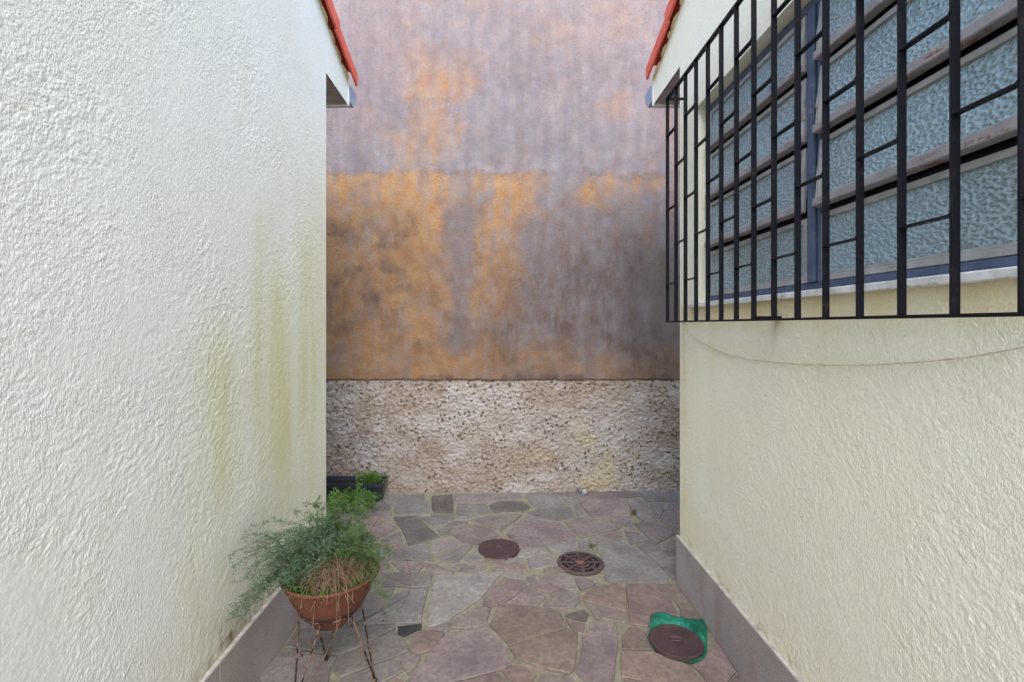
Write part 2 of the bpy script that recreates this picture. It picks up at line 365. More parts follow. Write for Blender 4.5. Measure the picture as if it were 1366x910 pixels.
# stone tints: g grey, p mauve pink, b brown, l light, d slate, k dark olive
TINT = {'g': (0.232, 0.214, 0.204), 'p': (0.252, 0.21, 0.195), 'b': (0.24, 0.188, 0.16), 'l': (0.285, 0.268, 0.25), 'd': (0.055, 0.057, 0.07), 'k': (0.16, 0.145, 0.13), 't': (0.252, 0.195, 0.166)}
ST = """A g 560,70 960,66 935,128 1005,155 1018,232 685,252 672,175 640,180 560,120
A g 380,125 555,122 635,184 655,255 380,262
A g 60,130 368,127 368,262 60,270
A p 60,278 430,272 430,440 300,465 60,420
A g 60,430 290,475 500,478 555,535 600,585 590,676 60,690
A p 60,700 620,690 620,790 500,900 60,905
A k 1020,80 1215,65 1225,110 1225,225 1045,235 1020,190
A p 440,268 648,266 700,375 600,438 520,468 440,440
A k 665,275 880,262 1040,400 1095,460 800,538 775,460 740,390
A g 910,272 1200,288 1235,292 1220,307 1040,358
A g 1010,262 1210,235 1240,278 1200,283
A g 590,465 730,405 752,490 680,515 565,528
A p 640,545 760,505 778,545 760,570 690,573
A g 795,560 1010,495 1000,600 960,605 800,575
B l -55,490 0,468 60,470 228,522 0,598 -95,612
A g 610,582 800,582 1040,625 1040,678 610,672
A p 640,690 950,690 958,708 905,790 730,780
A p 970,710 1080,725 1235,780 1225,805 965,785
E g 60,-118 540,-110 525,5 420,25 190,10 60,15
E g -230,385 -180,380 60,238 180,85 300,50 420,33 505,25 450,250 437,346 0,364
E g -260,380 -260,100 -100,-100 40,-112 50,20 185,17 170,75 50,232
E d 215,390 440,362 437,405 400,415 290,468 250,470 208,455
E l 560,-88 1110,-112 1172,-96 1095,5 1000,118 850,222 690,322 570,378 495,388 492,250 545,5
F p 80,-68 265,-38 300,-15 308,5 225,65 95,162 5,193 -30,210 -118,182 -105,122 -22,12
E p 980,197 1085,225 1045,355 1000,385 850,406 705,403 690,347 800,282
E g 500,405 680,350 703,408 690,428 640,436
E t 440,425 500,422 655,445 620,510 520,608 420,638 340,630 310,575 330,530 380,452
E p 250,652 320,630 430,648 430,685 390,755 320,833 280,790 227,705
E p 700,440 860,424 1050,400 1130,478 1220,592 1265,680 1290,735 1220,776 1120,803 900,866 700,908 560,985 320,960 305,900 330,850 440,740 510,622 650,468
E g -330,672 -160,600 0,518 185,415 205,458 265,482 300,555 310,612 160,678 0,733 -120,783 -330,860 -420,760
E g -740,420 -600,412 -240,397 -100,377 0,375 195,369 198,395 0,500 -160,586 -340,652 -530,628 -690,598 -840,580
D g 385,408 520,402 855,388 855,100 700,60 560,150
D g 225,628 430,615 590,645 775,671 700,780 690,905 640,1000 60,1000 40,860
E g 0,748 150,692 215,708 265,797 180,848 60,913 -110,990 -330,1010 -400,930 -320,873 -120,796
E t 100,917 200,858 265,882 298,917 298,985 -60,1005
F p 100,168 230,77 310,24 380,52 476,96 468,130 400,188 270,183
F p 320,8 332,-28 440,-62 540,4 680,50 590,48 515,76 480,73 370,29
F p 430,-72 640,-102 715,-85 735,0 752,46 690,42 540,-2
F p 742,-70 860,-65 945,-15 930,2 805,54 767,0
F p 525,92 590,57 690,60 790,87 803,107 793,150 743,208 620,220 480,210 447,190
F b 810,135 817,100 862,67 950,4 1160,-14 1203,20 1240,130 1228,247 1085,212 832,148
F p 840,165 1080,224 1230,264 1233,353 1120,333 940,296 890,235
F k 650,285 820,225 880,265 850,338 740,310
F p 655,312 740,320 843,354 833,433 725,413 690,360
F b 20,202 100,178 400,203 440,208 480,227 620,242 640,300 683,393 580,428 460,457 130,568 80,500 0,425 -58,370 -15,290
F b 142,587 450,479 690,409 778,442 773,640 743,798 700,823 480,783 200,683
F p 940,347 1130,370 1150,430 1155,520 1125,780 1115,960 880,960 860,900 754,807 790,680 820,470
F b 190,742 300,762 398,832 350,905 300,960 190,920 100,842 62,803
F p 420,832 690,837 758,892 800,960 380,960 400,880
E b 740,917 1150,817 1255,890 1298,965 780,985
G t 97,10 102,-12 240,-12 340,27 520,124 563,200 583,283 400,262 345,285 325,385 210,373 135,356 120,260 124,170
G t 262,-12 580,-12 690,150 800,300 622,310 602,215 547,122 420,50
G t 60,480 130,397 200,384 260,412 300,450 312,520 400,600 300,603 70,598
G t 50,625 330,615 420,640 620,700 720,772 856,905 900,960 330,960 280,900 60,853
G t 722,745 790,700 880,630 960,550 1060,680 1130,810 1090,858 1040,908 990,960 920,960 780,802
G t 90,882 280,907 300,960 80,960
G t 1060,905 1120,847 1180,830 1240,910 1280,960 1030,960
B p 105,65 720,50 735,80 730,108 600,110 400,128 130,133 115,100
B g 140,157 380,152 420,172 468,240 140,253
B k 440,167 520,132 740,127 828,185 760,213 560,223 490,238
B g 775,70 800,45 1030,45 1188,163 1050,176 890,188 830,155
C p -90,40 680,22 735,80 540,98 380,110 250,98 0,76
C g 10,107 238,107 190,133 105,153
B g 800,232 900,197 1200,179 1240,265 1100,308 900,283 830,255
C g 110,172 165,152 248,263 140,263
C p 177,152 250,117 380,127 540,112 590,132 648,215 638,260 500,268 290,273 252,255
C g 602,122 740,102 798,160 878,290 888,316 740,306 642,205
C g 697,28 1300,15 1300,123 960,128 802,133
C g 817,150 938,147 953,205 910,288 882,283
C p 990,152 1110,142 1300,152 1300,380 1070,380 940,330 922,312
C p 20,317 110,283 340,293 556,370 510,393 180,468 152,450
C p 372,292 480,283 638,278 636,320 590,360
C p 672,332 740,323 890,331 1058,397 1058,430 880,527 812,480 732,400
C p 592,385 645,342 718,420 592,400
C p 227,476 558,402 563,478 300,513 260,513
C g 582,407 730,430 797,488 640,528
C g 682,532 810,497 870,537 928,570 780,610
C l 312,537 570,487 660,542 778,622 868,700 998,820 978,880 440,888 387,830 392,720 342,600
C g 802,624 960,578 1062,602 1090,900 1060,895 1010,828 882,700
C p 940,547 1050,477 1080,480 1057,588
C p 1065,470 1077,430 1115,400 1300,400 1300,600 1120,492
B p 260,302 400,273 700,248 743,257 558,398 480,373 330,323
B p 20,352 130,307 250,327 170,343 60,372
B g 150,272 250,267 240,300 150,300
B g -45,392 20,362 88,374 45,423 -20,433
B p 60,427 110,382 250,342 330,347 470,387 568,470 410,498 340,533 220,513
B p 592,430 762,283 900,303 1090,328 1240,440 1256,468 900,533 720,563 642,460
B g 770,267 820,247 898,285 780,285
B l 732,582 918,542 978,613 770,663 692,640
B l 950,537 1250,483 1258,590 1020,610
C g 150,502 190,482 250,522 260,585 160,580
B l 797,667 1030,642 1088,725 850,763 802,740
B t 945,762 1090,737 1160,780 1050,798 950,803
B g 0,622 230,533 288,537 235,600 150,688 60,698 -60,650
B g 200,660 330,588 408,635 370,663 250,683
B t 360,690 420,657 520,662 598,657 580,688 450,698
B l 600,662 690,657 758,680 700,698 640,693
B g 80,740 170,712 238,717 140,753
B p 130,780 180,752 330,712 418,722 418,750 330,778
B p 470,770 520,707 700,714 778,727 778,773
B l 570,830 590,807 740,817 753,860 640,848
B g 785,830 868,802 868,860 820,883 782,860"""

def area(p): return sum(p[i][0]*p[(i+1) % len(p)][1]-p[(i+1) % len(p)][0]*p[i][1] for i in range(len(p)))/2
def inset(p, dlt):
    n = len(p); out = []
    for i in range(n):
        a, b, c = (Vector(p[i-1]), Vector(p[i]), Vector(p[(i+1) % n]))
        e1 = (b-a); e2 = (c-b)
        if e1.length < 1e-6 or e2.length < 1e-6: out.append(tuple(b)); continue
        e1.normalize(); e2.normalize(); n1 = Vector((-e1.y, e1.x)); n2 = Vector((-e2.y, e2.x))
        m = n1+n2; k = 1+n1.dot(n2)
        q = b+m*(dlt/max(k, .55)); out.append((q.x, q.y))
    return out
def rough_outline(p, r):
    out = []
    for i in range(len(p)):
        a = Vector(p[i]); b = Vector(p[(i+1) % len(p)]); L = (b-a).length; n = max(1, min(5, int(L/.06)))
        e = (b-a)/L if L > 1e-6 else Vector((1, 0)); nn = Vector((-e.y, e.x))
        for k in range(n):
            t = k/n; q = a.lerp(b, t)
            if k: q += nn*r.uniform(-.0025, .003)+e*r.uniform(-.01, .01)
            else:                                      # knocked-off corner
                q += nn*r.uniform(0, .002)
            out.append((q.x, q.y))
    return out
def stone(poly, tint, r):
    if area(poly) < 0: poly = poly[::-1]
    p = rough_outline(inset(poly, .0006), r); t = .006+r.uniform(-.0015, .002); n = len(p)
    cx = sum(q[0] for q in p)/n; cy = sum(q[1] for q in p)/n; gx, gy = r.uniform(-.006, .006), r.uniform(-.006, .006)
    zt = lambda q, z: z+max(-.002, min(.002, (q[0]-cx)*gx+(q[1]-cy)*gy))
    i1 = inset(p, .0026)
    v = [(q[0], q[1], -.014) for q in p]+[(q[0], q[1], zt(q, t-.0035)) for q in p]+[(q[0], q[1], zt(q, t)) for q in i1]
    fs = [tuple(range(2*n, 3*n))]
    for k in range(n):
        j = (k+1) % n; fs += [(k, j, n+j, n+k), (n+k, n+j, 2*n+j, 2*n+k)]
    jit = r.uniform(.88, 1.12); col = tuple(c*jit*r.uniform(.97, 1.03) for c in tint)
    return mesh('flagstone', v, fs, M_STONE, paving, color=col)
sr = random.Random(21)
for line in ST.splitlines():
    cr, tn, *pts = line.split(); ox, oy = CR[cr]; poly = []
    for q in pts:
        a, b = map(float, q.split(',')); px, py = ox+a/7, max(oy+b/7, 654.2)
        poly.append(floor_pt(px, py, .006))
    stone(poly, TINT[tn], sr)

def clip(p, a, b, c):                                   # keep a*x+b*y<=c
    out = []
    for i in range(len(p)):
        u, v = p[i], p[(i+1) % len(p)]; du = a*u[0]+b*u[1]-c; dv = a*v[0]+b*v[1]-c
        if du <= 0: out.append(u)
        if du*dv < 0: t = du/(du-dv); out.append((u[0]+(v[0]-u[0])*t, u[1]+(v[1]-u[1])*t))
    return out
def voronoi_fill(x0, x1, y0, y1, n, seed, tints):
    r = random.Random(seed); ps = []
    while len(ps) < n:
        best = max(([r.uniform(x0, x1), r.uniform(y0, y1)] for _ in range(8)), key=lambda q: min([9]+[math.hypot(q[0]-s[0], q[1]-s[1]) for s in ps]))
        ps.append(best)
    for i, a in enumerate(ps):
        p = [(x0, y0), (x1, y0), (x1, y1), (x0, y1)]
        for j, b in enumerate(ps):
            if i != j and p: p = clip(p, b[0]-a[0], b[1]-a[1], (b[0]**2+b[1]**2-a[0]**2-a[1]**2)/2)
        if len(p) > 2 and abs(area(p)) > .004: stone(p, TINT[r.choice(tints)], r)
voronoi_fill(-1.03, 1.03, .3, 1.955, 42, 3, 'pgbbp')     # paving nearer than the frame shows
voronoi_fill(-1.03, 1.03, -2.0, .29, 32, 4, 'pgbbp')
voronoi_fill(-3.0, -1.46, 2.95, 4.28, 26, 5, 'pggl')
voronoi_fill(1.80, 3.0, 2.95, 4.28, 20, 6, 'pggl')

# ------------------------------------------------------------------ boundary wall
D = 4.32
bw = empty('boundary_wall', (0, D+.1, 0), 'tall weathered boundary wall, lilac grey and ochre plaster above pebbly roughcast', 'wall')
MB().box(-4.4, 4.4, D+.03, D+.25, -.02, 5.3).build('wall_core', M_ROOM, bw)
MB().bbox(-4.45, 4.45, D-.03, D+.29, 5.3, 5.36, .01).build('coping', M_SOFFIT, bw)
us = np.concatenate([np.linspace(-4.4, -1.8, 30)[:-1], np.linspace(-1.8, 2.0, 330), np.linspace(2.0, 4.4, 30)[1:]])
vs = np.concatenate([np.linspace(1.005, 4.6, 320), np.linspace(4.6, 5.3, 20)[1:]])
U, V = np.meshgrid(us, vs); PX = VX+F*U/D; PY = VY-F*(V-H)/D
wx = PX+34*(fbm(PX/38, PY/38, 40, 6, .62)-.5)*2+30*(fbm(PX/90, PY/70, 44, 3)-.5)*2; wy = PY+30*(fbm(PX/38, PY/38, 60, 6, .62)-.5)*2
def blob(x0, y0, x1, y1, s):
    sx, sy = (s if isinstance(s, tuple) else (s, s))
    return sstep(x0-sx, x0+sx, wx)*(1-sstep(x1-sx, x1+sx, wx))*sstep(y0-sy, y0+sy, wy)*(1-sstep(y1-sy, y1+sy, wy))
yl = 233+14*(vnoise(PX/40, PX*0, 77)-.5)+16*(fbm(PX/10, PY/10, 78, 4, .7)-.5)
below = sstep(-4, 7, PY-yl)
streak = fbm(PX/11, PY/150, 90, 4)
R = (.95*blob(380, 200, 600, 520, (30, 10))*below + .8*blob(626, 200, 664, 450, (20, 50))*below + .8*blob(655, 200, 718, 290, (18, 24))*below
     + .6*blob(666, 280, 694, 425, (16, 40)) + .55*blob(780, 200, 835, 282, (12, 10))*below + .35*blob(840, 200, 900, 260, (14, 10))*below
     + .75*blob(300, 455, 700, 520, (30, 22)) + .55*blob(700, 462, 1000, 520, (30, 18)) + .40*blob(548, 90, 602, 240, (20, 40))*(.4+streak)
     + .34*blob(808, 128, 836, 164, 9) + .28*blob(770, 10, 850, 60, 25) + .2*blob(520, 60, 620, 140, 20)+.25*blob(700, 20, 760, 70, 20))
R += .22*(fbm(PX/16, PY/16, 120)-.45)+.16*sstep(.5, .72, fbm(PX/45, PY/60, 130))
R *= 1-.5*blob(600, 235, 628, 470, (14, 20))
mott = fbm(PX/26, PY/20, 140); mott2 = fbm(PX/9, PY/9, 150)
Gk = (.85*blob(425, 280, 545, 405, (26, 26))*sstep(.30, .72, mott) + .6*blob(425, 390, 600, 500, 20)*sstep(.36, .74, mott) + .42*blob(690, 290, 830, 450, (45, 45))
      + .25*blob(820, 290, 920, 500, (40, 45)) + .3*blob(600, 260, 640, 470, (8, 30)) + .35*blob(640, 420, 900, 500, (25, 15))*sstep(.4, .6, mott)
      + .30*blob(425, 100, 540, 232, 20)*sstep(.45, .65, mott) + .22*blob(600, 60, 800, 220, 40)*sstep(.45, .65, mott))
Gk += .45*np.exp(-((PY-yl)/5.0)**2)*sstep(.45, .6, vnoise(PX/14, PX*0, 79))*sstep(560, 620, PX)
Gk += .9*np.exp(-((PY-503)/3.5)**2)*sstep(.4, .6, vnoise(PX/22, PX*0, 80))
cr1 = np.abs(fbm(PX/60, PY/60, 170, 4)-.5); Gk += .7*(cr1 < .005)*blob(400, 300, 580, 420, 20)
Gk += .25*(streak-.5)*sstep(160, 60, PY)
Bk = .35*(sstep(120, -40, PY)) + .8*blob(420, 470, 520, 510, 14)*sstep(.5, .7, mott2) + .4*np.exp(-((PY-yl+4)/4.0)**2)*sstep(.6, .75, vnoise(PX/18, PX*0, 83)) + .25*sstep(.55, .7, fbm(PX/20, PY/50, 180))*sstep(260, 200, PY)
f1 = fbm(PX/34, PY/46, 701, 6, .62); f2 = fbm(PX/7, PY/15, 720, 5, .65); fs = fbm(PX/6, PY/120, 740, 4, .6)
R = np.clip(R, 0, 1.1)*(.80+1.1*(f1-.5)+.9*(f2-.5)+.8*(fs-.5))+.16*sstep(.40, .7, f2)*below+.10*sstep(.45, .7, f2)
low = sstep(-30, 120, PY-232)
Gk = np.clip(Gk, 0, 1)*(.62+1.7*(f2-.5)+1.0*(f1-.5)+.5*(fs-.5))+below*.03*(.6+.8*f2)+low*(.07+.14*sstep(560, 720, PX))*(.5+f2)+.20*low*sstep(.35, .7, f1)*(.5+f2)
Bk = np.clip(Bk, 0, 1)*.55
att = np.stack([np.clip(R, 0, 1), np.clip(Gk, 0, 1), np.clip(Bk, 0, 1)], -1).reshape(-1, 3)
P, f = grid(us, vs, lambda u, v: (u, D-.016+.004*(fbm(u*3, v*3, 200, 4)-.5)-.004*(1-below)+.05*(v < 1.008), v-.030*(v < 1.03)*(fbm(u*16, u*0, 210, 5, .65)-.42)))
mesh('plaster_face', P, f, M_PLASTER, bw, smooth=True, attr=att)
# pebbly roughcast plinth, a real relief
us = np.concatenate([np.linspace(-4.4, -1.8, 60)[:-1], np.linspace(-1.8, 2.0, 620), np.linspace(2.0, 4.4, 60)[1:]]); vs = np.linspace(-.02, 1.02, 172)
U, V = np.meshgrid(us, vs)
def cells(u, v, sc, seed):
    gx, gy = u*sc, v*sc; r = np.random.default_rng(seed); jx, jy, jr = r.random((256, 256)), r.random((256, 256)), r.random((256, 256))
    ix, iy = np.floor(gx).astype(int), np.floor(gy).astype(int); best = np.full(u.shape, 9.); idv = np.zeros(u.shape)
    for a in (-1, 0, 1):
        for b in (-1, 0, 1):
            cx, cy = (ix+a) % 256, (iy+b) % 256; d = np.hypot(ix+a+jx[cx, cy]-gx, iy+b+jy[cx, cy]-gy); m = d < best; best = np.where(m, d, best); idv = np.where(m, jr[cx, cy], idv)
    return best, idv
uw = U+.02*(fbm(U*22, V*22, 310, 3)-.5); vw = V+.02*(fbm(U*22, V*22, 320, 3)-.5)
c1, i1 = cells(uw, vw*1.25, 30, 300); c2, i2 = cells(uw, vw*1.2, 62, 301); c3, i3 = cells(uw, vw, 24, 303)
hgt = .010*np.clip(1-c1*1.15, 0, 1)*(.3+i1)+.003*np.clip(1-c2*1.2, 0, 1)*(.3+i2)+.018*(fbm(U*9, V*9, 330, 5)-.5)+.006*(fbm(U*60, V*60, 340, 3)-.5)
top = sstep(1.022, .985, V+.016*(fbm(U*14, U*0, 345, 4)-.5)*2)
hgt = (-.002+1.3*hgt)*top-.012*(1-top)
tan = sstep(.48, .66, fbm(U*2.6+3, V*3.4, 350, 4)); yel = sstep(.52, .7, fbm(U*3.1, V*3.1, 360, 4))*np.exp(-((U-.75)/.45)**2)*sstep(.75, .5, V)
PX = VX+F*U/D
peb = ((i3 > .60) & (c3 < .20+.14*i1)).astype(float)*(.6+.4*(i1))*(.1+1.5*np.clip(sstep(.42, .62, fbm(U*5, V*5, 381, 4))+.8*sstep(.86, .97, V)+.4*np.exp(-((U+1.2)/.35)**2), 0, 1))+.9*((i2 > .72) & (c2 < .40))*sstep(.5, .62, fbm(U*9, V*12, 385, 4))
tan = np.clip(.75*tan+.6*np.exp(-((PX-500)/70)**2)*sstep(.35, .55, V)*sstep(.98, .8, V)*sstep(.4, .6, fbm(U*12, V*12, 370)), 0, 1)
pv = np.stack([np.clip(peb, 0, 1), np.clip(tan*(.5+.9*i2), 0, 1), np.clip(yel*.75*(.3+i2), 0, 1)], -1).reshape(-1, 3)
P, f = grid(us, vs, lambda u, v: (u, D-hgt, v)); mesh('roughcast_plinth', P, f, M_PLINTH, bw, smooth=True, attr=pv)

# ------------------------------------------------------------------ houses
SL = math.tan(math.radians(20)); YR = -.1                # roof pitch, ridge position
def roof_z(y): return 3.165+(3.285-y)*SL if y > YR else 3.165+(3.285-YR)*SL-(YR-y)*SL
def house(side, XW, YC, label, wall_mat_, opening=None):
    s = side; h = empty('house', (s*2.5, 0, 0), label, 'house')
    Y0 = -3.0; XO = 4.2
    us = np.concatenate([np.linspace(Y0, .40, 60)[:-1], np.linspace(.40, YC, 350)]); vs = np.concatenate([np.linspace(-.02, .26, 6)[:-1], np.linspace(.26, 3.005, 390)])
    if opening:
        ya, yb, za, zb = opening
        us = np.unique(np.concatenate([np.linspace(Y0, .40, 60), np.linspace(.40, ya, 70), np.linspace(ya, yb, 280), np.linspace(yb, YC, 36)])); vs = np.unique(np.concatenate([np.linspace(-.02, .26, 6), np.linspace(.26, za, 220), np.linspace(za, zb, 60), np.linspace(zb, 3.005, 50)]))
    U, V = np.meshgrid(us, vs); d = np.maximum(U, .45); PX = VX+s*F*XW/d; PY = VY-F*(V-H)/d
    skip = (lambda a, b: ya < a < yb and za < b < zb) if opening else None
    st = fbm(U*11, V*.5+3, 400+s, 4)
    if s < 0:
        g1 = lambda c, wd: np.exp(-((PX-c)/wd)**2)
        R = (.75*g1(292, 24)*sstep(380, 520, PY)*sstep(720, 620, PY)+.55*g1(345, 12)*sstep(230, 330, PY)*sstep(620, 500, PY)+.6*g1(372, 16)*sstep(300, 420, PY)*sstep(700, 560, PY)
             +.55*g1(408, 9)*sstep(260, 360, PY)*sstep(640, 520, PY)+.42*sstep(200, 420, PX)*sstep(300, 560, PY)+.3*sstep(330, 430, PX)*sstep(140, 300, PY)+.45*g1(280, 40)*sstep(690, 800, PY)+.3*g1(212, 30)*sstep(820, 900, PY))
        R = R*(.55+.9*(st-.3))+.30*sstep(200, 420, PX)*sstep(60, 420, PY)+.12*sstep(.4, .7, fbm(U*4, V*3, 419)); G = sstep(125, 60, PX+.35*(910-PY)*.3)*sstep(735, 775, PY+25*(fbm(U*6, V*6, 410)-.5)) + .65*sstep(2.75, 3.1, V)
        B = .8*np.exp(-((PX-312)/26)**2)*sstep(800, 850, PY)+.6*sstep(.34, .285, V)*sstep(.45, .6, fbm(U*25, V*9, 415))  # brown patch below the pot is painted shade; the line above the skirting is dirt
    else:
        R = .55*np.exp(-((PX-912)/14)**2)*sstep(430, 520, PY)+.30*sstep(1250, 900, PX)*sstep(.3, .75, st)*sstep(.3, .6, fbm(U*3, V*2.2, 433))+.9*sstep(1.44, 1.55, V)*sstep(1.64, 1.6, V)+.35*sstep(.6, .35, V)*st  # band below the sill is its shade, painted in with the yellow stains
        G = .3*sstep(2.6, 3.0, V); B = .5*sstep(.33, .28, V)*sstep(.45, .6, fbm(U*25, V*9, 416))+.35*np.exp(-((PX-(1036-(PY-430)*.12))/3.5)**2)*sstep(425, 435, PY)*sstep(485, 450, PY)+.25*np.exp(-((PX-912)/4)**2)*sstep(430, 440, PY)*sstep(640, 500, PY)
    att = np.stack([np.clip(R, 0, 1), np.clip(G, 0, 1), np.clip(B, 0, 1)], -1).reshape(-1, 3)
    q1 = fbm(U*72+V*14, V*78-U*10, 430+s, 2, .9); q2 = fbm(U*21, V*26, 440+s, 3)+.3
    rel = (.0015 if s < 0 else .0012)*(q1-.5)*(.4+1.2*sstep(.35, .65, fbm(U*3.5, V*3.5, 447)))*(.55+.9*q2)*(1-.65*np.clip(G, 0, 1))
    rel = rel*sstep(YC, YC-.012, U)*sstep(3.005, 2.5, V)
    if opening: rel = rel*(1-(U > ya-.006)*(U < yb+.006)*(V > za-.03)*(V < zb+.006))
    P, f = grid(us, vs, lambda u, v: (s*(XW-rel), u, v), skip); n0 = len(P); extra = []; fe = []
    if opening:                                          # reveals
        for (a, b) in (((ya, za), (yb, za)), ((yb, za), (yb, zb)), ((yb, zb), (ya, zb)), ((ya, zb), (ya, za))):
            k = n0+len(extra); extra += [(s*XW, a[0], a[1]), (s*XW, b[0], b[1]), (s*(XW+.2), b[0], b[1]), (s*(XW+.2), a[0], a[1])]; fe.append((k, k+1, k+2, k+3))
    # outer face round the far corner
    k = n0+len(extra); extra += [(s*XW, YC, -.02), (s*XO, YC, -.02), (s*XO, YC, 3.005), (s*XW, YC, 3.005)]; fe.append((k, k+1, k+2, k+3))
    # gable above, carried past the corner as the eave end
    gy = [3.285, YC, 1.5, YR, Y0]
    k = n0+len(extra); extra += [(s*XW, y, 3.005) for y in gy]+[(s*XW, y, roof_z(y)) for y in gy]
    fe += [(k+i, k+i+1, k+6+i, k+5+i) for i in range(4)]
    extra = np.array(extra); P = np.vstack([P, extra]); att = np.vstack([att, np.tile([0.12, .55, 0.0], (len(extra), 1))])
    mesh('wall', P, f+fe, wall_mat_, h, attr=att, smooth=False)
    inn = MB()                                           # inner leaf and the other walls, so the rooms are dark
    xi = XW+.2
    if opening:
        inn.box(*sorted((s*xi, s*(xi+.02))), Y0, ya, 0, 3); inn.box(*sorted((s*xi, s*(xi+.02))), yb, YC-.02, 0, 3)
        inn.box(*sorted((s*xi, s*(xi+.02))), ya, yb, 0, za); inn.box(*sorted((s*xi, s*(xi+.02))), ya, yb, zb, 3)
    else: inn.box(*sorted((s*xi, s*(xi+.02))), Y0, YC-.02, 0, 3)
    inn.box(*sorted((s*(XW+.01), s*XO)), YC-.22, YC-.02, 0, 3.0); inn.box(*sorted((s*(XW+.01), s*XO)), Y0, Y0+.2, 0, 3.0)
    inn.box(*sorted((s*(XO-.2), s*(XO-.01))), Y0, YC-.05, 0, 3.0); inn.box(*sorted((s*(XW+.05), s*XO)), Y0, YC-.05, 3.01, 3.04)
    inn.build('inner_wall', M_ROOM, h)
    # skirting slabs along the foot
    YS = YC+.012
    cuts = [Y0, -1.6, -.2, 1.05, YS] if s > 0 else [Y0, -1.9, -.5, .7, 1.74, YS]
    for a, b in zip(cuts[:-1], cuts[1:]):
        MB().bbox(*sorted((s*(XW-.02), s*(XW+.03))), a+.001, b-.001, -.01, .2735, .003).build('skirting_slab', M_SKIRT, h)
    MB().bbox(*sorted((s*(XW-.018), s*(XW-.001))), Y0, YS-.002, .2737, .2755, .0008).build('mortar_bed', M_BED, h)
    # eave: soffit boards, fascia, gutter
    for a, b in ((YC+.002, 3.05), (3.056, 3.268)):
        MB().bbox(*sorted((s*(XW+.015), s*XO)), a, b, 3.008, 3.026, .002).build('soffit_board', M_SOFFIT, h)
    MB().bbox(*sorted((s*(XW-.003), s*XO)), 3.270, 3.292, 2.998, 3.150, .002).build('fascia', M_TRIM, h)
    prof = [(3.296, 3.150), (3.296, 3.035), (3.375, 3.030), (3.435, 3.085), (3.45, 3.150)]
    g = MB(); xs = (s*(XW-.006), s*XO); n = len(prof)
    vv = [(x, y, z) for x in xs for y, z in prof]+[(x, y+(.004 if y < 3.3 else -.004), z+.004) for x in xs for y, z in prof]
    g.add(vv, [(i, i+1, n+i+1, n+i) for i in range(n-1)]+[(2*n+i, 3*n+i, 3*n+i+1, 2*n+i+1) for i in range(n-1)]+[tuple(range(n))])
    g.build('gutter', M_GUTTER, h)
    # roof: two wavy slopes and the verge tiles
    def wave(x): return .028*abs(math.sin((abs(x)-XW+.04)*math.pi/.2))
    xs = np.arange(XW+.03, XO+.2, .025); ys = np.array([3.42, 2.4, 1.2, YR, -1.4, Y0-.2])
    v = [(s*x, y, roof_z(y)+.035+wave(x)+lo) for lo in (0, -.03) for y in ys for x in xs]; nx = len(xs); ny = len(ys); o = nx*ny
    f = [(q*o+j*nx+i, q*o+j*nx+i+1, q*o+(j+1)*nx+i+1, q*o+(j+1)*nx+i) for q in (0, 1) for j in range(ny-1) for i in range(nx-1)]
    f += [(i, i+1, o+i+1, o+i) for i in range(nx-1)]
    roof = mesh('roof', v, f, M_TILE, h, smooth=True)
    ca, sa = math.cos(math.radians(20)), math.sin(math.radians(20)); r = random.Random(50+s)
    y = 3.31 if s < 0 else 3.26; k = 0
    while y > .3:
        L = .43; lift = .0; z0 = roof_z(y)+.0; tw = r.uniform(-.006, .006)
        pr = [(-.062, -.016), (-.066, .045), (-.060, .068), (-.040, .084), (0, .090), (.03, .080), (.055, .055), (.055, .043), (.028, .066), (0, .076), (-.034, .070), (-.048, .060), (-.053, .042), (-.048, -.016)]
        v = []
        for e, (dl, sc, up) in enumerate(((0, 1.06, .010), (.02, 1.05, .010), (L, .93, -.006))):
            for (a, b) in pr: v.append((s*(XW+.012+a*sc+tw*e*.3), y-dl*ca, z0+dl*sa+b*sc+up))
        n = len(pr); f = [tuple(range(n)), tuple(range(3*n-1, 2*n-1, -1))]
        for e in (0, 1): f += [(e*n+i, e*n+(i+1) % n, (e+1)*n+(i+1) % n, (e+1)*n+i) for i in range(n)]
        mesh('verge_tile', v, f, M_TILE, roof)
        y -= .375; k += 1
    yy = 3.26
    while yy > .5:                                       # bedding mortar squeezed out under the verge tiles
        ln = r.uniform(.05, .14); hh = r.uniform(.003, .010)*(2.6 if r.random() < .18 else 1); out = r.uniform(.004, .012); zb = roof_z(yy)-.012
        pts = [(0, .2), (.3, 1), (.7, .9), (1, .15)]; v = []
        for t, q in pts:
            ya_ = yy-t*ln; zz = roof_z(ya_)-.012; v += [(s*(XW+.01), ya_, zz-hh*q), (s*(XW-out*q-.004), ya_, zz-hh*q*.6), (s*(XW-out*q-.008), ya_, zz+.004), (s*(XW+.01), ya_, zz+.012)]
        mo = MB(); mo.add(v, [(i*4+a, i*4+(a+1) % 4, i*4+4+(a+1) % 4, i*4+4+a) for i in range(3) for a in range(4)]+[(0, 1, 2, 3), (15, 14, 13, 12)]); mo.build('mortar', M_MORTAR, roof); yy -= ln*r.uniform(.8, 1.6)
    return h
XL, XRW = 1.037, 1.046
house(-1, XL, 2.86, 'house with a blank white roughcast wall streaked with green algae', M_WALL_L)
OP = (.80, 2.555, 1.612, 2.66)
hr = house(1, XRW, 2.79, 'house with a cream roughcast wall and barred hammered-glass window', M_WALL_R, OP)

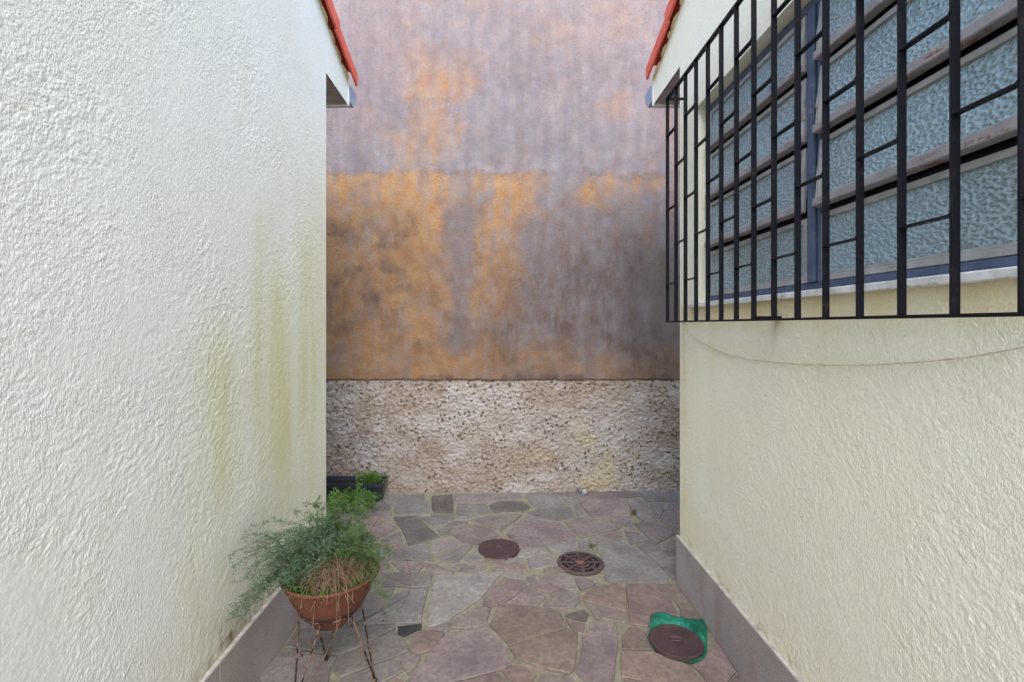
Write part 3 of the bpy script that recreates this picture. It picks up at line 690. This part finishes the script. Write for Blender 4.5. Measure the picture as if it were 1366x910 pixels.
# window of the right-hand house
XF = 1.105
wf = MB()
for (a, b, c, d) in ((.80, .835, 1.614, 2.658), (2.52, 2.553, 1.614, 2.658), (1.656, 1.725, 1.650, 2.62)): wf.bbox(XF, XF+.055, a, b, c, d, .003)
wf.bbox(XF-.001, XF+.056, .835, 2.52, 1.614, 1.650, .003); wf.bbox(XF-.001, XF+.056, .835, 2.52, 2.62, 2.657, .003)
window = wf.build('window', M_FRAME, hr)
MB().bbox(XF-.012, XF-.002, 1.672, 1.708, 1.652, 2.618, .002).build('mullion_cover', M_FRAME, window)
for z in (1.897, 2.150, 2.403):
    for (a, b) in ((.836, 1.655), (1.726, 2.519)): MB().bbox(XF+.022, XF+.05, a, b, z-.016, z+.012, .002).build('transom', M_IRON, window)  # black colour paints in the shadow gap below each sash
xs0 = 1.018
v = []; ys = np.linspace(.70, 2.63, 70)
for y in ys:
    j = .003*(vnoise(np.array([y*30]), np.array([0.]), 500)[0]-.5); j2 = .007*(vnoise(np.array([y*22]), np.array([3.]), 501)[0])
    v += [(1.10, y, 1.594), (xs0+.004+j, y, 1.592-j2*.5+.003), (xs0+j, y, 1.598-j2*.4), (xs0+j, y, 1.6135), (xs0+.004+j, y, 1.617), (1.103, y, 1.6175)]
f = [(i*6+a, i*6+(a+1) % 6, i*6+6+(a+1) % 6, i*6+6+a) for i in range(len(ys)-1) for a in range(6)]+[tuple(range(6)), tuple(range(len(v)-1, len(v)-7, -1))]
mesh('window_sill', v, f, M_SILL, hr)
wr = random.Random(9)
for (ya, yb) in ((.838, 1.652), (1.729, 2.517)):
    for r in range(4):
        zb, zt = 1.652+.250*r if r == 0 else 1.654+.253*r, 1.886+.253*r if r < 3 else 2.618
        tilt = 0 if r == 0 else math.radians(wr.uniform(4.5, 6.0)); xx = XF+(.004 if r == 0 else .0)
        Mx = Matrix.Translation((xx, 0, zt)) @ Matrix.Rotation(tilt, 4, 'Y')
        hh = zt-zb; sw = .020; br = .020 if r == 0 else .027
        fr = MB()
        fr.bbox(-.004, .020, ya, ya+sw, -hh, 0, .002, Mx); fr.bbox(-.004, .020, yb-sw, yb, -hh, 0, .002, Mx)
        fr.bbox(-.0045, .0205, ya+sw, yb-sw, -.020, -.0005, .002, Mx)
        if r == 0: fr.bbox(-.0045, .0205, ya+sw, yb-sw, -hh, -hh+br, .002, Mx)
        fr.build('sash', M_SASH, window)
        if r: MB().bbox(-.012, .022, ya-.001, yb+.001, -hh-.002, -hh+br, .003, Mx).build('sash_rail', M_RAIL, window)
        else: pass
        bead = MB()
        bead.bbox(-.002, .006, ya+sw, yb-sw, -hh+br, -hh+br+.008, .001, Mx).build('glazing_bead', M_SASH, window)
        pn = MB(); pn.box(.006, .010, ya+sw-.003, yb-sw+.003, -hh+br-.003, -.018, Mx)
        pn.build('pane', M_GLASS, window)
        if r:
            for yy in (ya-.002 if ya > 1 else yb-.008,):
                MB().tube([tuple(Mx @ Vector((-.006, yy+.005, -hh*.62))), tuple(Mx @ Vector((.0, yy+.005, -hh*.35))), tuple(Mx @ Vector((.03, yy+.005, -hh*.18)))], .004, 6).build('stay_arm', M_RAIL, window)

# window grille
XG = .948; bars = [2.716-.132*i for i in range(17)]; W2 = .0095
gr = empty('window_grille', (XG, 1.66, 1.52), 'black iron window grille of flat bars with staggered short rungs', 'grille')
for y in bars:
    MB().box(XG-W2, XG+W2, y-.0025, y+.0025, 1.524, 2.778).build('bar', M_IRON, gr)
for nm, z in (('rail', 1.520), ('rail', 2.782)):
    MB().box(XG-W2-.001, XG+W2+.001, bars[-1]-.006, bars[0]+.006, z-.004, z+.004).build('rail', M_IRON, gr)
for i in range(16):
    for z in ((1.73, 2.15, 2.57) if i % 2 == 0 else (1.94, 2.36)):
        rg = MB().box(XG-W2+.001, XG+W2-.001, bars[i+1]+.0025, bars[i]-.0025, z-.0025, z+.0025)
        for ye, sg in ((bars[i+1]+.0026, 1), (bars[i]-.0026, -1)): rg.add([(XG-W2-.0015, ye-sg*.002, z-.006), (XG-W2-.0015, ye-sg*.002, z+.006), (XG-W2+.003, ye+sg*.007, z), (XG+W2, ye-sg*.001, z+.006), (XG+W2, ye-sg*.001, z-.006), (XG-W2-.001, ye+sg*.006, z)], [(0, 5, 1), (1, 5, 2), (1, 2, 3), (0, 4, 2), (0, 2, 5), (2, 4, 3), (0, 1, 3, 4)])
        rg.build('rung', M_IRON, gr)
for y in (bars[0], bars[-1]):
    for z in (1.5205, 2.7815): MB().box(XG+W2, XRW+.01, y-.012, y+.012, z-.003, z+.003).build('bracket', M_IRON, gr)
for y in (1.80,): MB().box(XG+W2-.004, XRW+.01, y-.018, y+.018, 1.5245, 1.534).build('bracket', M_IRON, gr)

# sagging cord on the cream wall
cp = [(911, 431), (916, 441), (930, 453), (950, 465), (973, 474), (1002, 480), (1032, 483), (1065, 486), (1102, 487), (1161, 487), (1226, 483), (1291, 477), (1366, 463), (1480, 440)]
pts = []
for i, (px, py) in enumerate(cp):
    x = 1.0385-(.02 if i == 0 else 0); d = x*F/(px-VX); pts.append((x, d, H-(py-VY)/F*d))
cord = MB().tube(pts, .0016, 6).build('cord', M_CORD, smooth=True); tag(cord, 'thin beige cord sagging across the cream wall below the window grille', 'cord')

# ------------------------------------------------------------------ drain covers
def lid(px, py, rad, label, z0=.005):
    x, y = floor_pt(px, py, .012); c = (x, y, z0); m = MB()
    prof = [(0.0005, .0050), (.020, .0050), (.026, .0055), (.030, .010), (.034, .0125), (.07, .0115), (rad-.02, .0105), (rad-.016, .013), (rad-.004, .013), (rad, .010), (rad, -.012)]
    m.lathe(prof, c, 56); m.f.append(tuple(range(56)))
    o = m.build('inspection_cover', M_LID, smooth=False); tag(o, label, 'drain cover')
    b = MB(); b.tube([(x-.018, y, z0+.006), (x-.012, y, z0+.009), (x+.012, y, z0+.009), (x+.018, y, z0+.006)], .0025, 6).build('lift_handle', M_GRATE, o)
    return o
lid(665.5, 731.5, .137, 'round rusty red solid drain cover sunk between pale flagstones')
lid(902, 857.5, .121, 'round rusty red drain cover sitting on green plastic sheet', .013)
x, y = floor_pt(774, 749.5, .014); R0 = .138
dg = empty('drain_grate', (x, y, .004), 'round slotted cast iron drain grate with rusty centre', 'drain grate')
rings = [.0, .024, .034, .054, .062, .086, .094, .122, R0]; slot = {2, 4, 6}; NA = 96; m = MB(); per = NA//8
zt, zb = .014, .006
def solid(i, k):
    if i not in slot: return True
    kk = k % per
    return kk in (0, per-1) if i > 2 else kk in (0, 1, per-1)
vid = {}
def vx(i, k, t):
    key = (i, k % NA, t)
    if key not in vid:
        a = 2*math.pi*(k % NA)/NA; rr = max(rings[i], .0006); vid[key] = len(m.v); z = (zt if t else zb)-(0 if i < 99 else 0)
        m.v.append((x+rr*math.cos(a), y+rr*math.sin(a), z if not (t and i == len(rings)-1) else zt-.003))
    return vid[key]
for i in range(len(rings)-1):
    for k in range(NA):
        if not solid(i, k): continue
        m.f.append((vx(i, k, 1), vx(i+1, k, 1), vx(i+1, k+1, 1), vx(i, k+1, 1)))
        if i+1 == len(rings)-1 or not solid(i+1, k): m.f.append((vx(i+1, k, 0), vx(i+1, k+1, 0), vx(i+1, k+1, 1), vx(i+1, k, 1)))
        if i > 0 and not solid(i-1, k): m.f.append((vx(i, k, 1), vx(i, k+1, 1), vx(i, k+1, 0), vx(i, k, 0)))
        if i in slot:
            if not solid(i, (k+1) % NA): m.f.append((vx(i, k+1, 1), vx(i+1, k+1, 1), vx(i+1, k+1, 0), vx(i, k+1, 0)))
            if not solid(i, (k-1) % NA): m.f.append((vx(i, k, 0), vx(i+1, k, 0), vx(i+1, k, 1), vx(i, k, 1)))
m.build('slotted_plate', M_GRATE, dg)
MB().lathe([(.0005, .0185), (.014, .0185), (.020, .0165), (.0235, .0142)], (x, y, 0), 32).build('centre_boss', rust_mat('rust_boss', (.20, .07, .05), (.27, .11, .08), 30), dg, smooth=True)
MB().lathe([(.0005, .0090), (R0-.002, .0090)], (x, y, 0), 48).build('well_shade', M_DARK, dg)  # flat black disc stands in for the darkness under the slots
MB().lathe([(R0+.001, .004), (R0+.001, .0125), (R0+.005, .0130), (R0+.007, .003)], (x, y, 0), 64).build('rim', M_GRATE, dg, smooth=False)

# green plastic sheet crumpled under the nearer cover
out = [(345, 290), (400, 262), (480, 282), (560, 305), (620, 320), (720, 330), (820, 330), (850, 370), (868, 420), (862, 480), (862, 560), (862, 640), (830, 690), (780, 722), (710, 735), (640, 722), (560, 700), (480, 668), (410, 632), (350, 590), (325, 540), (312, 470), (330, 400), (338, 340)]
poly = [floor_pt(820+a/7, 780+b/7, .012) for a, b in out]; cx, cy = floor_pt(902, 857.5, .012); n = len(poly); NR = 14; v = []; f = []
for k in range(n*3):
    a, b = poly[k//3], poly[(k//3+1) % n]; t = (k % 3)/3; ex, ey = a[0]+(b[0]-a[0])*t, a[1]+(b[1]-a[1])*t
    for j in range(NR):
        q = .25+.75*j/(NR-1); px_, py_ = cx+(ex-cx)*q, cy+(ey-cy)*q; e = max(0, (q-.72)/.28); rr = math.hypot(px_-cx, py_-cy)
        nz = fbm(np.array([px_*22]), np.array([py_*22]), 600, 4)[0]; fold = abs(fbm(np.array([px_*14]), np.array([py_*30]), 620, 3)[0]-.5)
        up = max(0, min(1, (rr-.124)/.015)); v.append((px_, py_, .0115+up*(.004+.026*nz*(.4+.6*min(1, max(0, py_-cy+.05)*8))+.03*fold)*(1-.75*e**3)))
m_ = n*3
for k in range(m_):
    for j in range(NR-1): f.append((k*NR+j, ((k+1) % m_)*NR+j, ((k+1) % m_)*NR+j+1, k*NR+j+1))
ps = mesh('plastic_sheet', v, f, M_PLASTIC, smooth=True); tag(ps, 'crumpled green plastic sheet lying under a round drain cover', 'plastic sheet')

# ------------------------------------------------------------------ terracotta pot on rod stand
PX0, PY0 = -.705, 2.005; ZB = .262
pot = MB(); n = 64
prof = [(.0005, 0), (.062, 0), (.072, .006), (.098, .040), (.116, .070), (.124, .082), (.132, .084), (.138, .092), (.164, .140), (.186, .186), (.194, .203), (.198, .208), (.197, .214), (.190, .216), (.184, .212), (.172, .186), (.150, .140), (.10, .10), (.0005, .095)]
pot.lathe(prof, (PX0, PY0, ZB), n); po = pot.build('terracotta_pot', M_TERRA, smooth=True); tag(po, 'wide terracotta pot with flared collar on a rusty rod stand', 'plant pot')
sm = MB(); sm.lathe([(.0005, .200), (.06, .197), (.12, .19), (.176, .178)], (PX0, PY0, ZB), 40)
sm.v = [(a, b, c+.014*(fbm(np.array([a*40]), np.array([b*40]), 640, 3)[0]-.5)) for a, b, c in sm.v]; sm.build('soil', M_SOIL, po, smooth=True)
stand = empty('plant_stand', (PX0, PY0, 0), 'rusty thin rod plant stand with three V legs holding the terracotta pot', 'plant stand')
RZ = ZB+.066
MB().tube([(PX0+.121*math.cos(2*math.pi*k/40), PY0+.121*math.sin(2*math.pi*k/40), RZ) for k in range(41)], .0038, 6, False).build('ring', M_ROD, stand, smooth=True)
feet = [floor_pt(500, 908, .012), floor_pt(435.5, 879, .012), (-.80, 1.86)]
for fx, fy in feet:
    a = math.atan2(fy-PY0, fx-PX0)
    for da in (-.62, .62):
        tx, ty = PX0+.123*math.cos(a+da), PY0+.123*math.sin(a+da)
        MB().tube([(tx, ty, RZ+.012), (tx+(fx-tx)*.5+.002*math.sin(da*9), ty+(fy-ty)*.5, (RZ+.02)/2), (fx, fy, .014)], .0036, 6).build('leg', M_ROD, stand, smooth=True)
    MB().lathe([(.0005, 0), (.007, .001), (.010, .006), (.009, .013), (.0005, .018)], (fx, fy, .006), 12).build('foot', M_ROD, stand, smooth=True)

# ------------------------------------------------------------------ asparagus ferns
def bez(p0, p1, p2, p3, t): u = 1-t; return p0*(u**3)+p1*(3*u*u*t)+p2*(3*u*t*t)+p3*(t**3)
def needles(m, p, axis, r, k, ln, wd, flat=.6):
    for _ in range(k):
        dvec = Vector((r.gauss(0, 1), r.gauss(0, 1), r.gauss(0, 1)*flat+.2)); dvec = (dvec.normalized()+axis*.55).normalized()
        side = dvec.cross(Vector((r.random()-.5, r.random()-.5, r.random()-.5))).normalized()*wd; L = ln*r.uniform(.6, 1.25)
        tip = p+dvec*L; mid = p+dvec*L*.5; b = len(m.v)
        m.v += [tuple(p), tuple(mid+side), tuple(tip), tuple(mid-side)]; m.f.append((b, b+1, b+2, b+3))
def frond(ms, ml, p0, p3, arch, r, nb=14, bl=.055, ln=.013, wd=.0014, start=.3, dens=3):
    p0, p3 = Vector(p0), Vector(p3); out = (p3-p0); L = out.length
    p1 = p0+Vector((out.x*.15, out.y*.15, arch)); p2 = p0+out*.62+Vector((0, 0, arch*.85))
    pts = [bez(p0, p1, p2, p3, i/12) for i in range(13)]
    for q in pts:
        lim = -XL+.012
        if q.x < lim and q.y < 2.88: q.x = lim+r.uniform(0, .012)
    ms.tube([tuple(q) for q in pts], [.0016-.0010*i/12 for i in range(13)], 4, False)
    for b in range(nb):
        t = start+(1-start)*(b+r.random())/nb; i = min(11, int(t*12)); q = pts[i].lerp(pts[i+1], t*12-i); ax = (pts[i+1]-pts[i]).normalized()
        dv = Vector((r.gauss(0, 1), r.gauss(0, 1), r.gauss(0, .6)+.15)).normalized(); dv = (dv+ax*.7).normalized(); l = bl*r.uniform(.5, 1.2)*(1.1-.5*t)
        e = q+dv*l+Vector((0, 0, -.012)); ms.tube([tuple(q), tuple(q.lerp(e, .5)+Vector((0, 0, .004))), tuple(e)], [.0006, .0005, .0003], 3, False)
        kk = max(3, int(l/.008))
        for j in range(kk):
            s_ = q.lerp(e, (j+.5)/kk)
            if s_.x < -XL+.006 and s_.y < 2.88: s_.x = -XL+.008
            needles(ml, s_, dv, r, dens, ln, wd)
    return pts
fr = random.Random(33)
fern = empty('asparagus_fern', (PX0, PY0, ZB+.19), 'feathery asparagus fern with dry brown stalks spilling over the terracotta pot', 'plant')
def cluster(name, mat, specs, nb, bl, dens=3, ln=.0155):
    ms, ml = MB(), MB()
    for (n, x0, x1, y0, y1, d0, d1, ar) in specs:
        for _ in range(n):
            d = fr.uniform(d0, d1); e = Vector(at(fr.uniform(x0, x1), fr.uniform(y0, y1), d)); e.x = max(e.x, -XL+.012)
            an = fr.uniform(0, 6.28); rr = .13*math.sqrt(fr.random()); s_ = (PX0+rr*math.cos(an), PY0+rr*math.sin(an), ZB+.195)
            frond(ms, ml, s_, e, fr.uniform(*ar), fr, nb, bl, dens=dens, ln=ln)
    ml.build(name, mat, fern); ms.build('stems', M_STEM, fern)
cluster('fronds', M_FERN2, [(17, 325, 400, 705, 775, 1.76, 1.95, (.12, .22)), (14, 300, 350, 765, 830, 1.66, 1.86, (.10, .2)), (7, 300, 345, 725, 780, 1.70, 1.84, (.12, .2)), (16, 345, 405, 745, 800, 1.74, 1.9, (.08, .16)), (15, 370, 440, 685, 745, 1.85, 2.1, (.1, .2))], 15, .06)
cluster('fronds', M_FERN, [(14, 385, 450, 662, 720, 1.98, 2.18, (.08, .16)), (20, 435, 500, 655, 715, 2.05, 2.3, (.08, .15)), (15, 470, 512, 700, 755, 1.95, 2.15, (.06, .14)), (8, 506, 532, 735, 775, 1.88, 2.02, (.10, .16)), (4, 508, 524, 780, 815, 1.86, 1.95, (.10, .15))], 14, .055)
cluster('fronds', M_FERN3, [(9, 438, 486, 636, 675, 2.12, 2.35, (.08, .12))], 15, .055)
ml, ms = MB(), MB()                                      # low growth covering the soil
for _ in range(420):
    an = fr.uniform(0, 6.28); rr = .178*math.sqrt(fr.random()); b0 = Vector((PX0+rr*math.cos(an), PY0+rr*math.sin(an), ZB+.188))
    e = b0+Vector((fr.gauss(0, .022), fr.gauss(0, .022)-.008, fr.uniform(.012, .05))); ms.tube([tuple(b0), tuple(e)], .0006, 3, False)
    for j in range(4): needles(ml, b0.lerp(e, (j+1)/4), Vector((0, 0, 1)), fr, 3, .012, .0013)
ml.build('low_growth', M_FERN3, fern); ms.build('stems', M_STEM, fern)
dr = MB()                                                # dry brown stalks
for _ in range(230):
    an = fr.uniform(0, 6.28); rr = .10*math.sqrt(fr.random()); s_ = Vector((PX0+.03+rr*math.cos(an), PY0-.02+rr*math.sin(an), ZB+.20))
    a2 = fr.gauss(-1.2, 1.15); L = fr.uniform(.06, .175) if fr.random() < .96 else .215; e = Vector((PX0+.02+L*math.cos(a2), PY0+L*math.sin(a2), ZB+fr.uniform(.19, .225) if L < .19 else ZB+fr.uniform(.15, .2)))
    pk = fr.uniform(.05, .13); p1 = s_+Vector((fr.gauss(0, .045), fr.gauss(0, .04), pk)); p2 = s_.lerp(e, .65)+Vector((0, 0, pk*.8))
    dr.tube([tuple(bez(s_, p1, p2, e, i/6)) for i in range(7)], [fr.uniform(.0009, .0019)]*7, 4, False)
for _ in range(260):                                     # broken litter between the stalks
    q = Vector((PX0+.03+fr.gauss(0, .075), PY0-.04+fr.gauss(0, .07), ZB+.2+abs(fr.gauss(0, .045)))); dvec = Vector((fr.gauss(0, 1), fr.gauss(0, 1), fr.gauss(0, .6))).normalized()*fr.uniform(.03, .08)
    dr.tube([tuple(q-dvec*.5), tuple(q+Vector((0, 0, .004))), tuple(q+dvec*.5)], fr.uniform(.0007, .0014), 3, False)
for (px, y0_, y1_, d) in ((420, 800, 838, 1.80), (452, 790, 842, 1.79), (455, 740, 815, 1.81), (468, 780, 835, 1.80), (404, 795, 812, 1.81), (439, 790, 806, 1.79), (388, 790, 800, 1.82)):
    a, b = Vector(at(px, y0_-14, d+.05)), Vector(at(px-3, y1_, d)); s_ = Vector((PX0+.02, PY0-.03, ZB+.26))
    dr.tube([tuple(bez(s_, s_+Vector((0, -.05, .06)), a+Vector((0, 0, .05)), b, i/8)) for i in range(9)], .0013, 4, False)
a = Vector(at(454, 822, 1.80)); b = Vector(at(410, 925, 1.84)); dr.tube([tuple(bez(a, a+Vector((0, 0, -.05)), b+Vector((.03, 0, .08)), b, i/8)) for i in range(9)], .0022, 5, False)
dr.build('dry_stalks', M_STRAW, fern)
tw = MB()                                                # bare reddish runners leaning right
for path in ([(470, 740, 2.0), (500, 700, 2.02), (514, 676, 2.03)], [(490, 735, 1.98), (528, 723, 1.98), (542, 745, 1.97), (547, 765, 1.96), (546, 790, 1.95), (538, 804, 1.94)], [(547, 761, 1.96), (556, 756, 1.97), (566, 750, 1.98)], [(500, 760, 1.95), (530, 775, 1.95), (546, 765, 1.96)]):
    tw.tube([at(*q) for q in path], .0011, 4, False)
tw.build('runners', M_TWIG, fern)

# ------------------------------------------------------------------ trough planter in the corner
tx0, tx1, ty0, ty1 = -1.62, -.985, 4.02, 4.255
tr = MB()
def rrect(x0, x1, y0, y1, r, z, n=5):
    o = []
    for (cx_, cy_, a0) in ((x1-r, y1-r, 0), (x0+r, y1-r, 90), (x0+r, y0+r, 180), (x1-r, y0+r, 270)):
        for k in range(n+1): a = math.radians(a0+90*k/n); o.append((cx_+r*math.cos(a), cy_+r*math.sin(a), z))
    return o
lay = [(.03, .006), (.012, .13), (.0, .135), (.0, .165), (.010, .168), (.014, .163), (.022, .125)]
v = []; 
for i_, z in lay: v += rrect(tx0+i_, tx1-i_, ty0+i_, ty1-i_, .05, z)
n = len(v)//len(lay); f = [(j*n+k, j*n+(k+1) % n, (j+1)*n+(k+1) % n, (j+1)*n+k) for j in range(len(lay)-1) for k in range(n)]+[tuple(range(n))]
trough = mesh('planter_trough', v, f, M_TROUGH); tag(trough, 'long black plastic trough planter against the foot of the pebbly wall', 'planter')
so = rrect(tx0+.024, tx1-.024, ty0+.024, ty1-.024, .04, .122); mesh('soil', so, [tuple(range(len(so)))], M_SOIL, trough)
def bush(name, label, mat, n, fn, ln=.016, wd=.002, bl=.05, nb=10):
    ms, ml = MB(), MB()
    b = None
    for _ in range(n):
        p0, p3, ar = fn(); b = b or p0; frond(ms, ml, p0, p3, ar, fr, nb, bl, ln=ln, wd=wd, start=.2, dens=3)
    e = empty(name, b, label, 'plant'); ml.build('fronds', mat, e); ms.build('stems', M_STEM, e)
bush('trough_fern', 'bright green feathery plant growing inside the black trough planter', M_FERN3, 30, lambda: ((-1.12+fr.uniform(-.06, .06), 4.13+fr.uniform(-.04, .04), .12), (-1.12+fr.gauss(0, .07), 4.12+fr.gauss(0, .05), fr.uniform(.17, .235)), .05))
bush('trailing_fern', 'bright green feathery plant on the paving in front of the black trough', M_FERN3, 60, lambda: ((-1.16+fr.uniform(-.14, .14), 3.88+fr.uniform(-.06, .08), .01), (-1.14+fr.uniform(-.24, .18), 3.88+fr.uniform(-.16, .10), fr.uniform(.03, .15)), .11))

# ------------------------------------------------------------------ small things
px_, py_ = floor_pt(776, 659, .006); PY_ = min(py_, D-.07)
pipe = MB(); pipe.tube([(px_-.015, PY_+.09, .03), (px_-.012, PY_+.04, .032), (px_-.006, PY_+.005, .030), (px_-.002, PY_-.02, .020)], [.019, .019, .021, .021], 14)
pipe.lathe([(.0005, 0), (.036, 0), (.040, .004), (.038, .010), (.0005, .012)], (px_-.004, PY_-.012, .004), 24)
pp = pipe.build('pipe_outlet', M_PVC, smooth=False); tag(pp, 'small grey plastic pipe outlet with white cap at the foot of the wall', 'pipe')
MB().lathe([(.0005, .042), (.016, .040), (.024, .030), (.026, .018), (.025, .012)], (px_+.022, PY_-.01, .006), 20).build('cap', M_WHITE, pp, smooth=True)
for k, (qx, qy, hgt_, lab) in enumerate(((845, 686, .055, 'small grass tuft sprouting between flagstones beyond the slotted drain grate'), (790, 729, .032, 'small weed tuft beside the slotted drain grate'), (682, 716, .02, 'tiny mossy tuft beside the sunken solid drain cover'))):
    gx, gy = floor_pt(qx, qy, 0); m = MB()
    for _ in range(34):
        b0 = Vector((gx+fr.gauss(0, .012), gy+fr.gauss(0, .014), -.002)); L = hgt_*fr.uniform(.5, 1.1); dv = Vector((fr.gauss(0, .45), fr.gauss(0, .45), 1)).normalized(); sd_ = Vector((fr.gauss(0, 1), fr.gauss(0, 1), 0)).normalized()*.0022
        b = len(m.v); m.v += [tuple(b0-sd_), tuple(b0+sd_), tuple(b0+dv*L*.6+sd_*.8), tuple(b0+dv*L+Vector((dv.x, dv.y, -.3))*.012), tuple(b0+dv*L*.6-sd_*.8)]; m.f.append((b, b+1, b+2, b+3, b+4))
    g = m.build('grass_tuft', M_STEM); tag(g, lab, 'grass', 'weeds in the paving joints')
for (qx, qy, ang) in ((512.5, 819.5, .3), (511, 829, 1.2), (403, 875, 1.9)):
    lx, ly = floor_pt(qx, qy, .01); m = MB(); v = []
    for t, wd in ((-1, 0), (-.5, .6), (0, 1), (.5, .7), (1, 0)):
        for sg in (-1, 0, 1):
            a_, b_ = t*.012, sg*wd*.006; v.append((lx+a_*math.cos(ang)-b_*math.sin(ang), ly+a_*math.sin(ang)+b_*math.cos(ang), .011+.004*abs(sg)*wd+.002*t))
    m.add(v, [(i*3+j, i*3+j+1, i*3+4+j, i*3+3+j) for i in range(4) for j in (0, 1)])
    tag(m.build('dry_leaf', M_TWIG), 'tiny curled reddish brown dry leaf on the paving near the plant stand', 'leaf', 'dry leaves beside the plant stand')
